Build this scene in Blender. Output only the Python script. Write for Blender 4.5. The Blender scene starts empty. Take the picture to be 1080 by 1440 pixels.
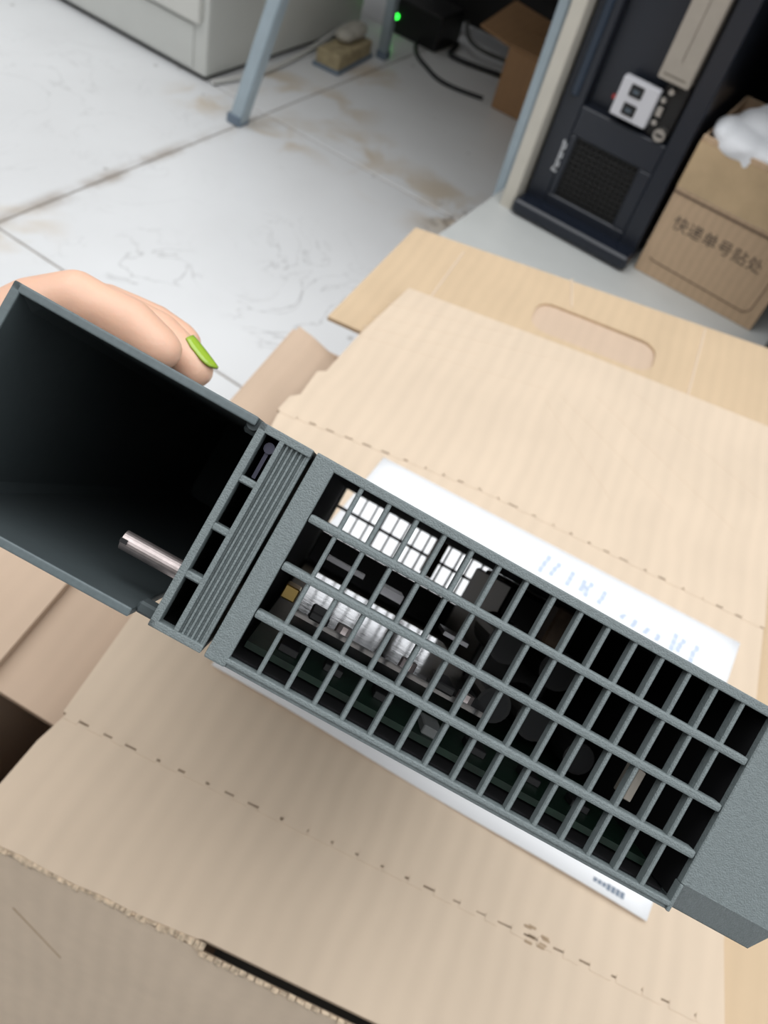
import bpy, bmesh, math, random
from mathutils import Vector, Matrix
random.seed(7)
C = bpy.context.scene.collection
S = bpy.context.scene

# ------------------------------------------------------------------ camera, light, exposure
cam_d = bpy.data.cameras.new('camera'); cam = bpy.data.objects.new('camera', cam_d); C.objects.link(cam)
# rows: image-right, image-down, view direction expressed in the room's axes (x along the desk, y towards the wall, z up)
RIGHT = Vector((0.81315935, 0.53901843, 0.21961558))
DOWN = Vector((0.54100066, -0.56077979, -0.62677294))
FWD = Vector((-0.21468619, 0.62847844, -0.74761266))
m = Matrix.Identity(4)
for i in range(3):
    m[i][0] = RIGHT[i]; m[i][1] = -DOWN[i]; m[i][2] = -FWD[i]
m[0][3], m[1][3], m[2][3] = 0.0, 0.0, 0.72
cam.matrix_world = m
cam_d.sensor_fit = 'VERTICAL'; cam_d.sensor_height = 36.0; cam_d.lens = 36.0 * 1150 / 1440
cam_d.clip_start = 0.01
cam_d.dof.use_dof = True; cam_d.dof.focus_distance = 0.19; cam_d.dof.aperture_fstop = 22.0
S.camera = cam

w = bpy.data.worlds.new('daylight'); S.world = w; w.use_nodes = True
w.node_tree.nodes['Background'].inputs[0].default_value = (0.93, 0.97, 1.0, 1)
w.node_tree.nodes['Background'].inputs[1].default_value = 0.25

def area(name, loc, target, size, power, col=(1, 1, 1)):
    l = bpy.data.lights.new(name, 'AREA'); l.shape = 'RECTANGLE'; l.size, l.size_y = size; l.energy = power; l.color = col
    o = bpy.data.objects.new(name, l); C.objects.link(o); o.location = loc
    o.rotation_euler = (Vector(target) - Vector(loc)).to_track_quat('-Z', 'Y').to_euler()
    return o
area('ceiling_light_panels', (-0.3, 0.28, 2.55), (-0.3, 0.28, 0.0), (3.7, 3.1), 93, (0.975, 0.99, 1.0))
area('window_daylight', (1.57, 0.1, 1.55), (-0.4, 0.5, 0.4), (1.8, 1.2), 9, (0.95, 0.98, 1.0))
S.view_settings.view_transform = 'Standard'; S.view_settings.look = 'None'
S.view_settings.exposure = 0.0; S.view_settings.gamma = 1.0; S.view_settings.use_curve_mapping = False

# ------------------------------------------------------------------ materials
def srgb(r, g, b):
    f = lambda c: (c / 255 / 12.92) if c / 255 <= 0.04045 else ((c / 255 + 0.055) / 1.055) ** 2.4
    return (f(r), f(g), f(b), 1)
def mat(name, col, rough=0.5, metal=0.0, noise=0.0, scale=60, bump=0.0, bscale=400, emit=None, coat=0, sss=0):
    M = bpy.data.materials.new(name); M.use_nodes = True
    nt = M.node_tree; b = nt.nodes['Principled BSDF']
    if len(col) == 3: col = (*col, 1)
    b.inputs['Base Color'].default_value = col; b.inputs['Roughness'].default_value = rough; b.inputs['Metallic'].default_value = metal
    if coat: b.inputs['Coat Weight'].default_value = coat
    if sss:
        b.inputs['Subsurface Weight'].default_value = sss; b.inputs['Subsurface Radius'].default_value = (0.006, 0.0025, 0.0015); b.inputs['Subsurface Scale'].default_value = 1.0
    tc = nt.nodes.new('ShaderNodeTexCoord')
    if noise:
        n = nt.nodes.new('ShaderNodeTexNoise'); n.inputs['Scale'].default_value = scale; n.inputs['Detail'].default_value = 5
        nt.links.new(tc.outputs['Object'], n.inputs['Vector'])
        mr = nt.nodes.new('ShaderNodeMapRange'); mr.inputs[1].default_value = 0.25; mr.inputs[2].default_value = 0.75
        mr.inputs[3].default_value = 1 - noise; mr.inputs[4].default_value = 1 + noise
        nt.links.new(n.outputs['Fac'], mr.inputs[0])
        mx = nt.nodes.new('ShaderNodeMix'); mx.data_type = 'RGBA'; mx.blend_type = 'MULTIPLY'; mx.inputs[0].default_value = 1
        mx.inputs[6].default_value = col
        nt.links.new(mr.outputs[0], mx.inputs[7]); nt.links.new(mx.outputs[2], b.inputs['Base Color'])
    if bump:
        n2 = nt.nodes.new('ShaderNodeTexNoise'); n2.inputs['Scale'].default_value = bscale; n2.inputs['Detail'].default_value = 3
        nt.links.new(tc.outputs['Object'], n2.inputs['Vector'])
        bp = nt.nodes.new('ShaderNodeBump'); bp.inputs['Strength'].default_value = bump; bp.inputs['Distance'].default_value = 0.001
        nt.links.new(n2.outputs['Fac'], bp.inputs['Height']); nt.links.new(bp.outputs[0], b.inputs['Normal'])
    if emit:
        b.inputs['Emission Color'].default_value = (*emit[:3], 1); b.inputs['Emission Strength'].default_value = emit[3]
    return M
def cardboard(name, col, axis='x', pitch=0.0125, amp=0.035, bump=0.16):
    """kraft board: fibre mottling plus the soft ribs of the corrugation running along one axis"""
    M = bpy.data.materials.new(name); M.use_nodes = True; nt = M.node_tree; b = nt.nodes['Principled BSDF']
    b.inputs['Roughness'].default_value = 0.8
    b.inputs['Specular IOR Level'].default_value = 0.25
    N = nt.nodes.new; L = nt.links.new
    tc = N('ShaderNodeTexCoord')
    wv = N('ShaderNodeTexWave'); wv.wave_type = 'BANDS'; wv.bands_direction = axis.upper()
    wv.inputs['Scale'].default_value = 0.314 / pitch; wv.inputs['Distortion'].default_value = 3.0; wv.inputs['Detail'].default_value = 2
    wv.inputs['Detail Scale'].default_value = 0.6
    L(tc.outputs['Object'], wv.inputs['Vector'])
    n = N('ShaderNodeTexNoise'); n.inputs['Scale'].default_value = 14; n.inputs['Detail'].default_value = 7; L(tc.outputs['Object'], n.inputs['Vector'])
    mp = N('ShaderNodeMapping'); mp.inputs['Scale'].default_value = (1, 0.06, 1) if axis == 'x' else (0.06, 1, 1); L(tc.outputs['Object'], mp.inputs['Vector'])
    n3 = N('ShaderNodeTexNoise'); n3.inputs['Scale'].default_value = 90; n3.inputs['Detail'].default_value = 3; L(mp.outputs[0], n3.inputs['Vector'])
    a1 = N('ShaderNodeMath'); a1.operation = 'MULTIPLY_ADD'; L(wv.outputs['Fac'], a1.inputs[0]); a1.inputs[1].default_value = amp; a1.inputs[2].default_value = 1 - amp * 0.5
    a2 = N('ShaderNodeMath'); a2.operation = 'MULTIPLY_ADD'; L(n.outputs['Fac'], a2.inputs[0]); a2.inputs[1].default_value = 0.16; L(a1.outputs[0], a2.inputs[2])
    a3 = N('ShaderNodeMath'); a3.operation = 'MULTIPLY_ADD'; L(n3.outputs['Fac'], a3.inputs[0]); a3.inputs[1].default_value = 0.10; L(a2.outputs[0], a3.inputs[2])
    a4 = N('ShaderNodeMath'); a4.operation = 'SUBTRACT'; L(a3.outputs[0], a4.inputs[0]); a4.inputs[1].default_value = 0.13
    mx = N('ShaderNodeMix'); mx.data_type = 'RGBA'; mx.blend_type = 'MULTIPLY'; mx.inputs[0].default_value = 1; mx.inputs[6].default_value = (*col[:3], 1)
    L(a4.outputs[0], mx.inputs[7]); L(mx.outputs[2], b.inputs['Base Color'])
    bp = N('ShaderNodeBump'); bp.inputs['Strength'].default_value = bump; bp.inputs['Distance'].default_value = 0.0012
    L(wv.outputs['Fac'], bp.inputs['Height']); L(bp.outputs[0], b.inputs['Normal'])
    return M

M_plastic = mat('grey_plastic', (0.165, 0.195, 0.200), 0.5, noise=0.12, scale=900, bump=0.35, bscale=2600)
M_plastic2 = mat('grey_plastic_shaded', (0.045, 0.058, 0.062), 0.65, noise=0.05, scale=300)  # same grey plastic with the cavity's shade put into its colour
M_black = mat('black_plastic', (0.012, 0.012, 0.013), 0.45)
M_pcb = mat('green_circuit_board', (0.006, 0.020, 0.012), 0.4, noise=0.5, scale=300)
M_alu = mat('bright_aluminium', (0.86, 0.87, 0.9), 0.12, 1.0, bump=0.05, bscale=150)
M_nickel = mat('nickel', (0.50, 0.44, 0.43), 0.5, 1.0, noise=0.15, scale=500)
M_gold = mat('brass', (0.62, 0.44, 0.16), 0.3, 1.0)
M_brown = mat('transformer_brown', (0.12, 0.075, 0.045), 0.6, noise=0.3, scale=300)
M_card = cardboard('box_cardboard', (0.66, 0.535, 0.41))
M_card_flap = cardboard('flap_cardboard', (0.59, 0.445, 0.295))
M_inner_shade = mat('inner_shade_black', (0.01, 0.01, 0.011), 0.9)
M_inner_shade.node_tree.nodes['Principled BSDF'].inputs['Specular IOR Level'].default_value = 0.15
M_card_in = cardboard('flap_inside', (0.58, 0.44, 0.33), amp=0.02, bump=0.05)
M_card_edge = mat('torn_cardboard', (0.60, 0.48, 0.35), 0.9, noise=0.5, scale=400, bump=0.8, bscale=700)
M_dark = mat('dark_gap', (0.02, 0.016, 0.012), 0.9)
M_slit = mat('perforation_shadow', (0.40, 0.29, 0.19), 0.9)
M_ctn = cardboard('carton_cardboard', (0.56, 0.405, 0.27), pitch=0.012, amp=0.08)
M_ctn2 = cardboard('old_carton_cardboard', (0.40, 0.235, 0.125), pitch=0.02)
M_ink = mat('grey_ink', (0.11, 0.085, 0.065), 0.8)
M_inkline = mat('brown_ink', (0.15, 0.10, 0.07), 0.8)
M_paper = mat('white_paper', (0.93, 0.94, 0.96), 0.75)
M_print = mat('faint_blue_print', (0.52, 0.59, 0.71), 0.8)
M_print2 = mat('grey_print', (0.22, 0.26, 0.32), 0.8)
M_cab = mat('cream_enamel', (0.62, 0.63, 0.60), 0.35, noise=0.04, scale=8)
M_cabdoor = mat('cream_enamel_door', (0.66, 0.66, 0.62), 0.35, noise=0.04, scale=8)
M_steel = mat('grey_blue_steel', (0.40, 0.48, 0.53), 0.35, 0.3, noise=0.06, scale=40)
M_foot = mat('blue_grey_foot', (0.16, 0.21, 0.27), 0.5)
M_board = mat('beige_board', (0.60, 0.57, 0.50), 0.5, noise=0.05, scale=20)
M_shelf = mat('light_grey_board', (0.55, 0.565, 0.555), 0.45, noise=0.05, scale=14)
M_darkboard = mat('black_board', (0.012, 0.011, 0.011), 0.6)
M_tower = mat('navy_black_plastic', (0.017, 0.021, 0.031), 0.35)
M_tower2 = mat('navy_black_gloss', (0.012, 0.016, 0.026), 0.22)
M_mesh = mat('mesh_black', (0.022, 0.022, 0.022), 0.55)
M_bay = mat('beige_plastic', (0.40, 0.36, 0.31), 0.5, noise=0.05, scale=60)
M_port = mat('light_grey_plastic', (0.66, 0.66, 0.70), 0.45)
M_white = mat('white_lettering', (0.8, 0.82, 0.85), 0.5)
M_metal = mat('dull_metal', (0.55, 0.53, 0.5), 0.3, 0.9)
M_foam = mat('white_foam', (0.86, 0.88, 0.92), 0.6, bump=0.3, bscale=60)
M_wire = mat('black_cable', (0.012, 0.014, 0.016), 0.45)
M_wwire = mat('white_cable', (0.6, 0.6, 0.58), 0.5)
M_tan = mat('tan_block', (0.40, 0.33, 0.20), 0.8, noise=0.3, scale=60)
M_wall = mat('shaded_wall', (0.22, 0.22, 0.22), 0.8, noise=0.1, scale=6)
M_grout = mat('grout', (0.30, 0.27, 0.235), 0.95, noise=0.35, scale=30)
M_skin = mat('skin', (0.74, 0.46, 0.33), 0.40, noise=0.08, scale=45, bump=0.07, bscale=900, sss=0.25)
M_nail = mat('green_nail_polish', (0.30, 0.46, 0.03), 0.2, coat=0.6)
M_tape = mat('packing_tape', (0.58, 0.43, 0.265), 0.22, noise=0.12, scale=30)
M_led = mat('green_led', (0.05, 0.8, 0.1), 0.4, emit=(0.03, 1.0, 0.06, 4.0))
M_red = mat('red_wire', (0.5, 0.05, 0.05), 0.5)

def tile_mat():
    M = bpy.data.materials.new('white_floor_tile'); M.use_nodes = True; nt = M.node_tree; b = nt.nodes['Principled BSDF']
    N = nt.nodes.new; L = nt.links.new
    b.inputs['Roughness'].default_value = 0.28
    geo = N('ShaderNodeNewGeometry')
    def noise(scale, detail=5, dist=0.0):
        n = N('ShaderNodeTexNoise'); n.inputs['Scale'].default_value = scale; n.inputs['Detail'].default_value = detail; n.inputs['Distortion'].default_value = dist
        L(geo.outputs['Position'], n.inputs['Vector']); return n.outputs['Fac']
    def rng(src, a, b_, c=0.0, d=1.0):
        r = N('ShaderNodeMapRange'); r.interpolation_type = 'SMOOTHSTEP'; r.inputs[1].default_value = a; r.inputs[2].default_value = b_; r.inputs[3].default_value = c; r.inputs[4].default_value = d
        L(src, r.inputs[0]); return r.outputs[0]
    def op(o, a, c):
        n = N('ShaderNodeMath'); n.operation = o; n.use_clamp = True
        for i, v in enumerate((a, c)):
            if isinstance(v, (int, float)): n.inputs[i].default_value = v
            else: L(v, n.inputs[i])
        return n.outputs[0]
    def blob(x, y, r):
        d = N('ShaderNodeVectorMath'); d.operation = 'DISTANCE'; L(geo.outputs['Position'], d.inputs[0]); d.inputs[1].default_value = (x, y, 0)
        return rng(d.outputs['Value'], r * 0.1, r, 1, 0)
    def mix(fac, c1, c2):
        x = N('ShaderNodeMix'); x.data_type = 'RGBA'; L(fac, x.inputs[0])
        if isinstance(c1, tuple): x.inputs[6].default_value = c1
        else: L(c1, x.inputs[6])
        x.inputs[7].default_value = c2; return x.outputs[2]
    col = mix(rng(noise(2.2), 0.3, 0.75), (0.80, 0.81, 0.825, 1), (0.70, 0.705, 0.715, 1))
    # yellow water stains round the joints near the desk
    acc = None
    for x, y, r in ((-0.835, 1.218, .13), (-0.85, 1.397, .12), (-0.90, 1.60, .10), (-0.72, 1.30, .13), (-0.61, 1.26, .11), (-0.48, 1.25, .14), (-0.98, 1.38, .10), (-1.0, 1.2, .10), (-0.89, 0.66, .10), (-0.55, 1.30, .12)):
        bl = blob(x, y, r); acc = bl if acc is None else op('MAXIMUM', acc, bl)
    st = op('MULTIPLY', acc, rng(noise(11, 6, 0.4), 0.44, 0.62))
    col = mix(op('MULTIPLY', st, 0.55), col, (0.50, 0.36, 0.19, 1))
    # dark cracked grime towards the desk leg
    cr = op('MULTIPLY', blob(-0.44, 1.25, .12), rng(noise(16, 5, 1.5), 0.52, 0.6))
    col = mix(op('MULTIPLY', cr, 0.8), col, (0.12, 0.08, 0.055, 1))
    # grime along the joint
    xyz = N('ShaderNodeSeparateXYZ'); L(geo.outputs['Position'], xyz.inputs[0])
    ax = N('ShaderNodeMath'); ax.operation = 'ADD'; L(xyz.outputs[0], ax.inputs[0]); ax.inputs[1].default_value = 0.905
    ab = N('ShaderNodeMath'); ab.operation = 'ABSOLUTE'; L(ax.outputs[0], ab.inputs[0])
    gj = op('MULTIPLY', rng(ab.outputs[0], 0.002, 0.026, 1, 0), rng(noise(9, 4), 0.42, 0.62))
    gj = op('MULTIPLY', gj, blob(-0.905, 0.85, 0.42))
    col = mix(op('MULTIPLY', gj, 0.8), col, (0.33, 0.27, 0.22, 1))
    # thin grey scuffs
    v1 = rng(noise(5.5, 4, 2.2), 0.486, 0.5); v2 = rng(noise(5.5, 4, 2.2), 0.5, 0.514, 1, 0)
    sc = op('MULTIPLY', op('MULTIPLY', v1, v2), rng(noise(3.3, 2), 0.42, 0.52))
    sc = op('MULTIPLY', sc, op('MAXIMUM', blob(-0.62, 0.80, 0.30), op('MULTIPLY', blob(-1.1, 0.95, 0.4), 0.4)))
    col = mix(op('MULTIPLY', sc, 0.6), col, (0.28, 0.27, 0.27, 1))
    # specks
    sp = N('ShaderNodeTexVoronoi'); sp.inputs['Scale'].default_value = 17; L(geo.outputs['Position'], sp.inputs['Vector'])
    spk = op('MULTIPLY', rng(sp.outputs['Distance'], 0.05, 0.10, 1, 0), rng(noise(4.1, 1), 0.48, 0.53))
    col = mix(op('MULTIPLY', spk, 0.55), col, (0.25, 0.23, 0.21, 1))
    L(col, b.inputs['Base Color'])
    return M
M_tile = tile_mat()

# ------------------------------------------------------------------ helpers
def link(o, parent=None):
    C.objects.link(o)
    if parent is not None: o.parent = parent
    return o
def tag(o, label=None, cat=None, group=None, kind=None):
    if label: o['label'] = label
    if cat: o['category'] = cat
    if group: o['group'] = group
    if kind: o['kind'] = kind
    return o
def empty(name, loc=(0, 0, 0), rotz=0):
    o = bpy.data.objects.new(name, None); o.empty_display_size = 0.05; C.objects.link(o); o.location = loc; o.rotation_euler = (0, 0, rotz); return o
def build(name, bm, material, parent=None, smooth=False):
    bmesh.ops.recalc_face_normals(bm, faces=bm.faces)
    me = bpy.data.meshes.new(name); bm.to_mesh(me); bm.free()
    if smooth:
        for p in me.polygons: p.use_smooth = True
    me.materials.append(material)
    return link(bpy.data.objects.new(name, me), parent)
def abox(bm, x0, x1, y0, y1, z0, z1, bevel=0.0, seg=1):
    r = bmesh.ops.create_cube(bm, size=1.0); vs = r['verts']
    for v in vs:
        v.co = Vector((x0 + (v.co.x + .5) * (x1 - x0), y0 + (v.co.y + .5) * (y1 - y0), z0 + (v.co.z + .5) * (z1 - z0)))
    if bevel:
        es = list({e for v in vs for e in v.link_edges})
        bmesh.ops.bevel(bm, geom=es, offset=bevel, segments=seg, affect='EDGES', profile=0.6)
def box(name, x0, x1, y0, y1, z0, z1, material, parent=None, bevel=0.0, seg=1):
    bm = bmesh.new(); abox(bm, x0, x1, y0, y1, z0, z1, bevel, seg); return build(name, bm, material, parent)
K = 0.001
def mbox(bm, x0, x1, y0, y1, z0, z1, bevel=0.0, seg=1): abox(bm, x0 * K, x1 * K, y0 * K, y1 * K, z0 * K, z1 * K, bevel * K, seg)
def mpart(name, dims, material, parent, bevel=0.0, seg=1):
    bm = bmesh.new()
    for d in (dims if isinstance(dims[0], (tuple, list)) else [dims]): mbox(bm, *d, bevel=bevel, seg=seg)
    return build(name, bm, material, parent)
def cyl(bm, p0, p1, r0, r1=None, n=16, cap=True):
    p0, p1 = Vector(p0), Vector(p1); r1 = r0 if r1 is None else r1; d = (p1 - p0); q = d.to_track_quat('Z', 'Y')
    a = [bm.verts.new(p0 + q @ Vector((r0 * math.cos(2 * math.pi * i / n), r0 * math.sin(2 * math.pi * i / n), 0))) for i in range(n)]
    b = [bm.verts.new(p1 + q @ Vector((r1 * math.cos(2 * math.pi * i / n), r1 * math.sin(2 * math.pi * i / n), 0))) for i in range(n)]
    for i in range(n): bm.faces.new((a[i], a[(i + 1) % n], b[(i + 1) % n], b[i]))
    if cap: bm.faces.new(a[::-1]); bm.faces.new(b)
def slab(bm, pts, t, sub=0):
    """board whose upper face is the polygon pts, t thick downwards along its normal"""
    P = [Vector(p) for p in pts]
    n = (P[1] - P[0]).cross(P[2] - P[0]).normalized()
    if n.z < 0: n = -n
    top = [bm.verts.new(p) for p in P]; bot = [bm.verts.new(p - n * t) for p in P]
    bm.faces.new(top); bm.faces.new(bot[::-1])
    for i in range(len(P)): j = (i + 1) % len(P); bm.faces.new((top[i], bot[i], bot[j], top[j]))
def board(name, pts, t, material, parent=None):
    bm = bmesh.new(); slab(bm, pts, t); return build(name, bm, material, parent)
def tube(name, pts, r, material, parent=None):
    cu = bpy.data.curves.new(name, 'CURVE'); cu.dimensions = '3D'; cu.bevel_depth = r; cu.bevel_resolution = 3; cu.use_fill_caps = True
    sp = cu.splines.new('NURBS'); sp.points.add(len(pts) - 1); sp.order_u = 4; sp.use_endpoint_u = True; sp.resolution_u = 8
    for p, q in zip(sp.points, pts): p.co = (*q, 1)
    t = bpy.data.objects.new(name, cu); C.objects.link(t); bpy.context.view_layer.update()
    me = bpy.data.meshes.new_from_object(t); bpy.data.objects.remove(t); bpy.data.curves.remove(cu)
    me.materials.clear(); me.materials.append(material)
    for p in me.polygons: p.use_smooth = True
    me.name = name
    return link(bpy.data.objects.new(name, me), parent)
def text_mesh(name, body, size, material, parent=None, extrude=0.0002):
    cu = bpy.data.curves.new(name, 'FONT'); cu.body = body; cu.size = size; cu.align_x = 'CENTER'; cu.align_y = 'CENTER'; cu.extrude = extrude
    t = bpy.data.objects.new(name, cu); C.objects.link(t); bpy.context.view_layer.update()
    me = bpy.data.meshes.new_from_object(t); bpy.data.objects.remove(t)
    me.materials.clear(); me.materials.append(material); me.name = name
    return link(bpy.data.objects.new(name, me), parent)

# ------------------------------------------------------------------ the room
fl = box('floor', -2.4, 1.6, -1.3, 2.2, -0.05, -0.003, M_grout); tag(fl, 'dirty joints under the white floor tiles', 'floor', kind='structure')
TS = 0.604
tile_me = None
for i in range(-3, 4):
    for j in range(-4, 2):
        x0 = -0.905 + i * TS; y0 = 1.252 + j * TS
        if x0 + TS > 1.6 or x0 < -2.8: continue
        if tile_me is None:
            t = box('tile', 0.002, TS - 0.002, 0.002, TS - 0.002, -0.01, 0.0, M_tile, fl, 0.0012); tile_me = t.data
        else:
            t = link(bpy.data.objects.new('tile', tile_me), fl)
        t.location = (x0, y0, random.uniform(-0.0006, 0))
wl = box('wall_back', -2.4, 1.6, 2.15, 2.25, -0.05, 2.6, M_wall); tag(wl, 'shaded wall behind the desk', 'wall', kind='structure')
M_paint = mat('pale_wall_paint', (0.5, 0.5, 0.5), 0.9, noise=0.05, scale=5)
tag(box('wall_left', -2.5, -2.4, -1.4, 2.25, -0.05, 2.6, M_paint), 'pale painted side wall beyond the cabinet', 'wall', kind='structure')
tag(box('wall_front', -2.4, 1.6, -1.4, -1.3, -0.05, 2.6, mat('bounce_cutting_dark', (0.12, 0.11, 0.10), 0.9)), 'unseen wall opposite the desk, darkened to cut reflected light', 'wall', kind='structure')  # dark colour added to hold back bounce light on flap and module
wr = box('wall_right', 1.6, 1.7, -1.4, 2.25, -0.05, 0.9, M_paint); tag(wr, 'pale painted wall with the window', 'wall', kind='structure')
box('wall_piece', 1.6, 1.7, -1.4, 2.25, 2.2, 2.6, M_paint, wr); box('wall_piece', 1.6, 1.7, -1.4, -0.9, 0.9, 2.2, M_paint, wr); box('wall_piece', 1.6, 1.7, 1.1, 2.25, 0.9, 2.2, M_paint, wr)
tag(box('ceiling', -2.5, 1.7, -1.4, 2.25, 2.6, 2.7, M_paint), 'pale painted ceiling', 'ceiling', kind='structure')

# ------------------------------------------------------------------ cream metal cabinet
cb = empty('metal_cabinet', (-1.041, 1.238, 0)); tag(cb, 'cream enamelled metal cabinet standing on the tiles beside the desk', 'cabinet')
box('shadow_gap', -0.84, -0.012, 0.012, 0.50, 0.0, 0.012, M_darkboard, cb)  # black strip painting the shadow gap under the cabinet
box('body', -0.86, 0.0, 0.0, 0.52, 0.010, 0.70, M_cab, cb, 0.006, 2)
box('door', -0.43, -0.012, -0.012, 0.0, 0.10, 0.68, M_cabdoor, cb, 0.004, 2)
box('door', -0.85, -0.436, -0.012, 0.0, 0.10, 0.68, M_cabdoor, cb, 0.004, 2)
box('kick_panel', -0.85, -0.03, -0.003, 0.0, 0.018, 0.092, M_cab, cb, 0.001)

# ------------------------------------------------------------------ desk with its steel legs and computer shelf
dk = empty('computer_desk', (-0.45, 1.4, 0)); tag(dk, 'desk on grey steel legs with beige board side and open computer shelf', 'desk')
O = Vector((-0.45, 1.4, 0))
def leg(foot, top, wd, dp, material=M_steel, cap=True):
    bm = bmesh.new(); f = Vector(foot) - O; t = Vector(top) - O
    vs = []
    for p in (f, t):
        for sx, sy in ((-1, -1), (1, -1), (1, 1), (-1, 1)): vs.append(bm.verts.new(p + Vector((sx * wd / 2, sy * dp / 2, 0))))
    for q in ((3, 2, 1, 0), (4, 5, 6, 7), (0, 1, 5, 4), (1, 2, 6, 5), (2, 3, 7, 6), (3, 0, 4, 7)): bm.faces.new([vs[k] for k in q])
    bmesh.ops.bevel(bm, geom=list(bm.edges), offset=0.002, segments=2, affect='EDGES')
    l = build('leg', bm, material, dk)
    if cap: box('foot_cap', f.x - wd / 2 - 0.001, f.x + wd / 2 + 0.001, f.y - dp / 2 - 0.001, f.y + dp / 2 + 0.001, 0.0, 0.016, M_foot, l)
leg((-0.911, 1.178, 0), (-0.777, 1.273, 0.74), 0.026, 0.026)
leg((-0.93, 1.69, 0), (-0.945, 1.68, 0.74), 0.02, 0.02)
leg((-0.410, 1.225, 0), (-0.414, 1.225, 0.74), 0.016, 0.026)
def dbox(name, x0, x1, y0, y1, z0, z1, material, bevel=0.0015): return box(name, x0 - O.x, x1 - O.x, y0 - O.y, y1 - O.y, z0, z1, material, dk, bevel)
dbox('desk_top', -1.02, 0.16, 1.04, 2.04, 0.74, 0.765, M_board)  # top is out of view; front edge extended to darken the floor below
dbox('side_panel', -0.367, -0.347, 1.105, 1.76, 0.0, 0.74, M_board)
dbox('side_panel', 0.062, 0.082, 0.99, 1.76, 0.0, 0.74, M_darkboard)
dbox('shelf', -0.385, 0.062, 0.955, 1.74, 0.118, 0.14, M_shelf)
dbox('back_panel', -0.347, 0.062, 1.742, 1.76, 0.1, 0.74, M_darkboard)
dbox('modesty_panel', -1.0, -0.367, 2.0, 2.018, 0.03, 0.74, M_darkboard)

# ------------------------------------------------------------------ computer tower
tw = empty('computer_tower', (-0.2515, 1.13, 0.14)); tag(tw, 'navy black computer tower standing on the desk shelf', 'computer')
def tbox(name, x0, x1, y0, y1, z0, z1, material, parent=None, bevel=0.0, seg=1):
    return box(name, x0 + 0.2515, x1 + 0.2515, y0 - 1.13, y1 - 1.13, z0 - 0.14, z1 - 0.14, material, parent or tw, bevel, seg)
tbox('case', -0.340, -0.163, 1.165, 1.56, 0.146, 0.545, M_tower)
for fx in (-0.325, -0.18):
    for fy in (1.18, 1.52): tbox('foot', fx, fx + 0.02, fy, fy + 0.025, 0.14, 0.146, M_black)
bm = bmesh.new()
X = lambda x: x + 0.2515
def tb(x0, x1, y0, y1, z0, z1, bv=0.0015): abox(bm, X(x0), X(x1), y0 - 1.13, y1 - 1.13, z0 - 0.14, z1 - 0.14, bv)
tb(-0.3425, -0.312, 1.13, 1.165, 0.145, 0.545); tb(-0.1865, -0.1605, 1.13, 1.165, 0.145, 0.545)
tb(-0.312, -0.1865, 1.13, 1.165, 0.145, 0.178); tb(-0.312, -0.1865, 1.13, 1.165, 0.264, 0.303)
tb(-0.312, -0.302, 1.13, 1.165, 0.178, 0.264); tb(-0.206, -0.1865, 1.13, 1.165, 0.178, 0.264)
tb(-0.312, -0.1865, 1.13, 1.165, 0.50, 0.545); tb(-0.312, -0.1865, 1.150, 1.165, 0.178, 0.50)
build('bezel', bm, M_tower, tw)
bm = bmesh.new(); abox(bm, X(-0.346), X(-0.157), -0.034, 0.006, 0.002, 0.024, 0.008, 3); build('base_lip', bm, M_tower2, tw)
tbox('recess_rail', -0.333, -0.322, 1.126, 1.131, 0.31, 0.53, mat('blue_sheen_plastic', (0.02, 0.035, 0.06), 0.3), bevel=0.002)
# vent mesh: a backing with a lattice of thin ribs
gr = tbox('vent_mesh', -0.302, -0.206, 1.139, 1.142, 0.178, 0.264, M_mesh)
bm = bmesh.new()
for k in range(13): abox(bm, X(-0.302 + k * 0.0078), X(-0.302 + k * 0.0078 + 0.0024), 0.0035, 0.009, 0.038, 0.124)
for k in range(12): abox(bm, X(-0.302), X(-0.206), 0.0035, 0.009, 0.038 + k * 0.0075, 0.038 + k * 0.0075 + 0.0024)
tag(build('vent_lattice', bm, M_mesh, gr), kind='stuff')
pp = tbox('port_panel', -0.273, -0.222, 1.122, 1.136, 0.313, 0.361, M_port, bevel=0.002, seg=2)
for z in (0.319, 0.342):
    p = tbox('port', -0.259, -0.241, 1.1205, 1.123, z, z + 0.0145, M_black, pp, 0.0008); tbox('port_tongue', -0.254, -0.246, 1.1195, 1.121, z + 0.005, z + 0.009, mat('port_metal', (0.10, 0.13, 0.16), 0.4), pp)
pj = tbox('jack_board', -0.221, -0.192, 1.138, 1.150, 0.305, 0.372, M_black)
for x, z, r in ((-0.211, 0.363, .0035), (-0.216, 0.351, .0035), (-0.215, 0.323, .0035)):
    bm = bmesh.new(); cyl(bm, (X(x), 0.001, z - 0.14), (X(x), 0.009, z - 0.14), r); build('audio_jack', bm, M_metal, pj)
tbox('memory_slot', -0.2185, -0.2115, 1.131, 1.139, 0.331, 0.343, M_metal, pj)
bm = bmesh.new(); cyl(bm, (X(-0.201), -0.003, 0.173), (X(-0.201), 0.008, 0.173), 0.008, n=24); b = build('power_button', bm, M_metal, tw)
tbox('button_slot', -0.206, -0.196, 1.1262, 1.1275, 0.3115, 0.3145, M_black, b)
bc = tbox('drive_bay_cover', -0.235, -0.193, 1.124, 1.15, 0.374, 0.52, M_bay, bevel=0.0015); tbox('bay_slot', -0.229, -0.2, 1.1232, 1.1245, 0.381, 0.3825, mat('bay_line', (0.2, 0.18, 0.15), 0.6), bc); tbox('bay_slot', -0.2145, -0.2135, 1.1232, 1.1245, 0.40, 0.51, mat('bay_seam', (0.25, 0.225, 0.19), 0.6), bc)
tbox('led', -0.281, -0.277, 1.137, 1.141, 0.325, 0.330, M_red)
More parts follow.
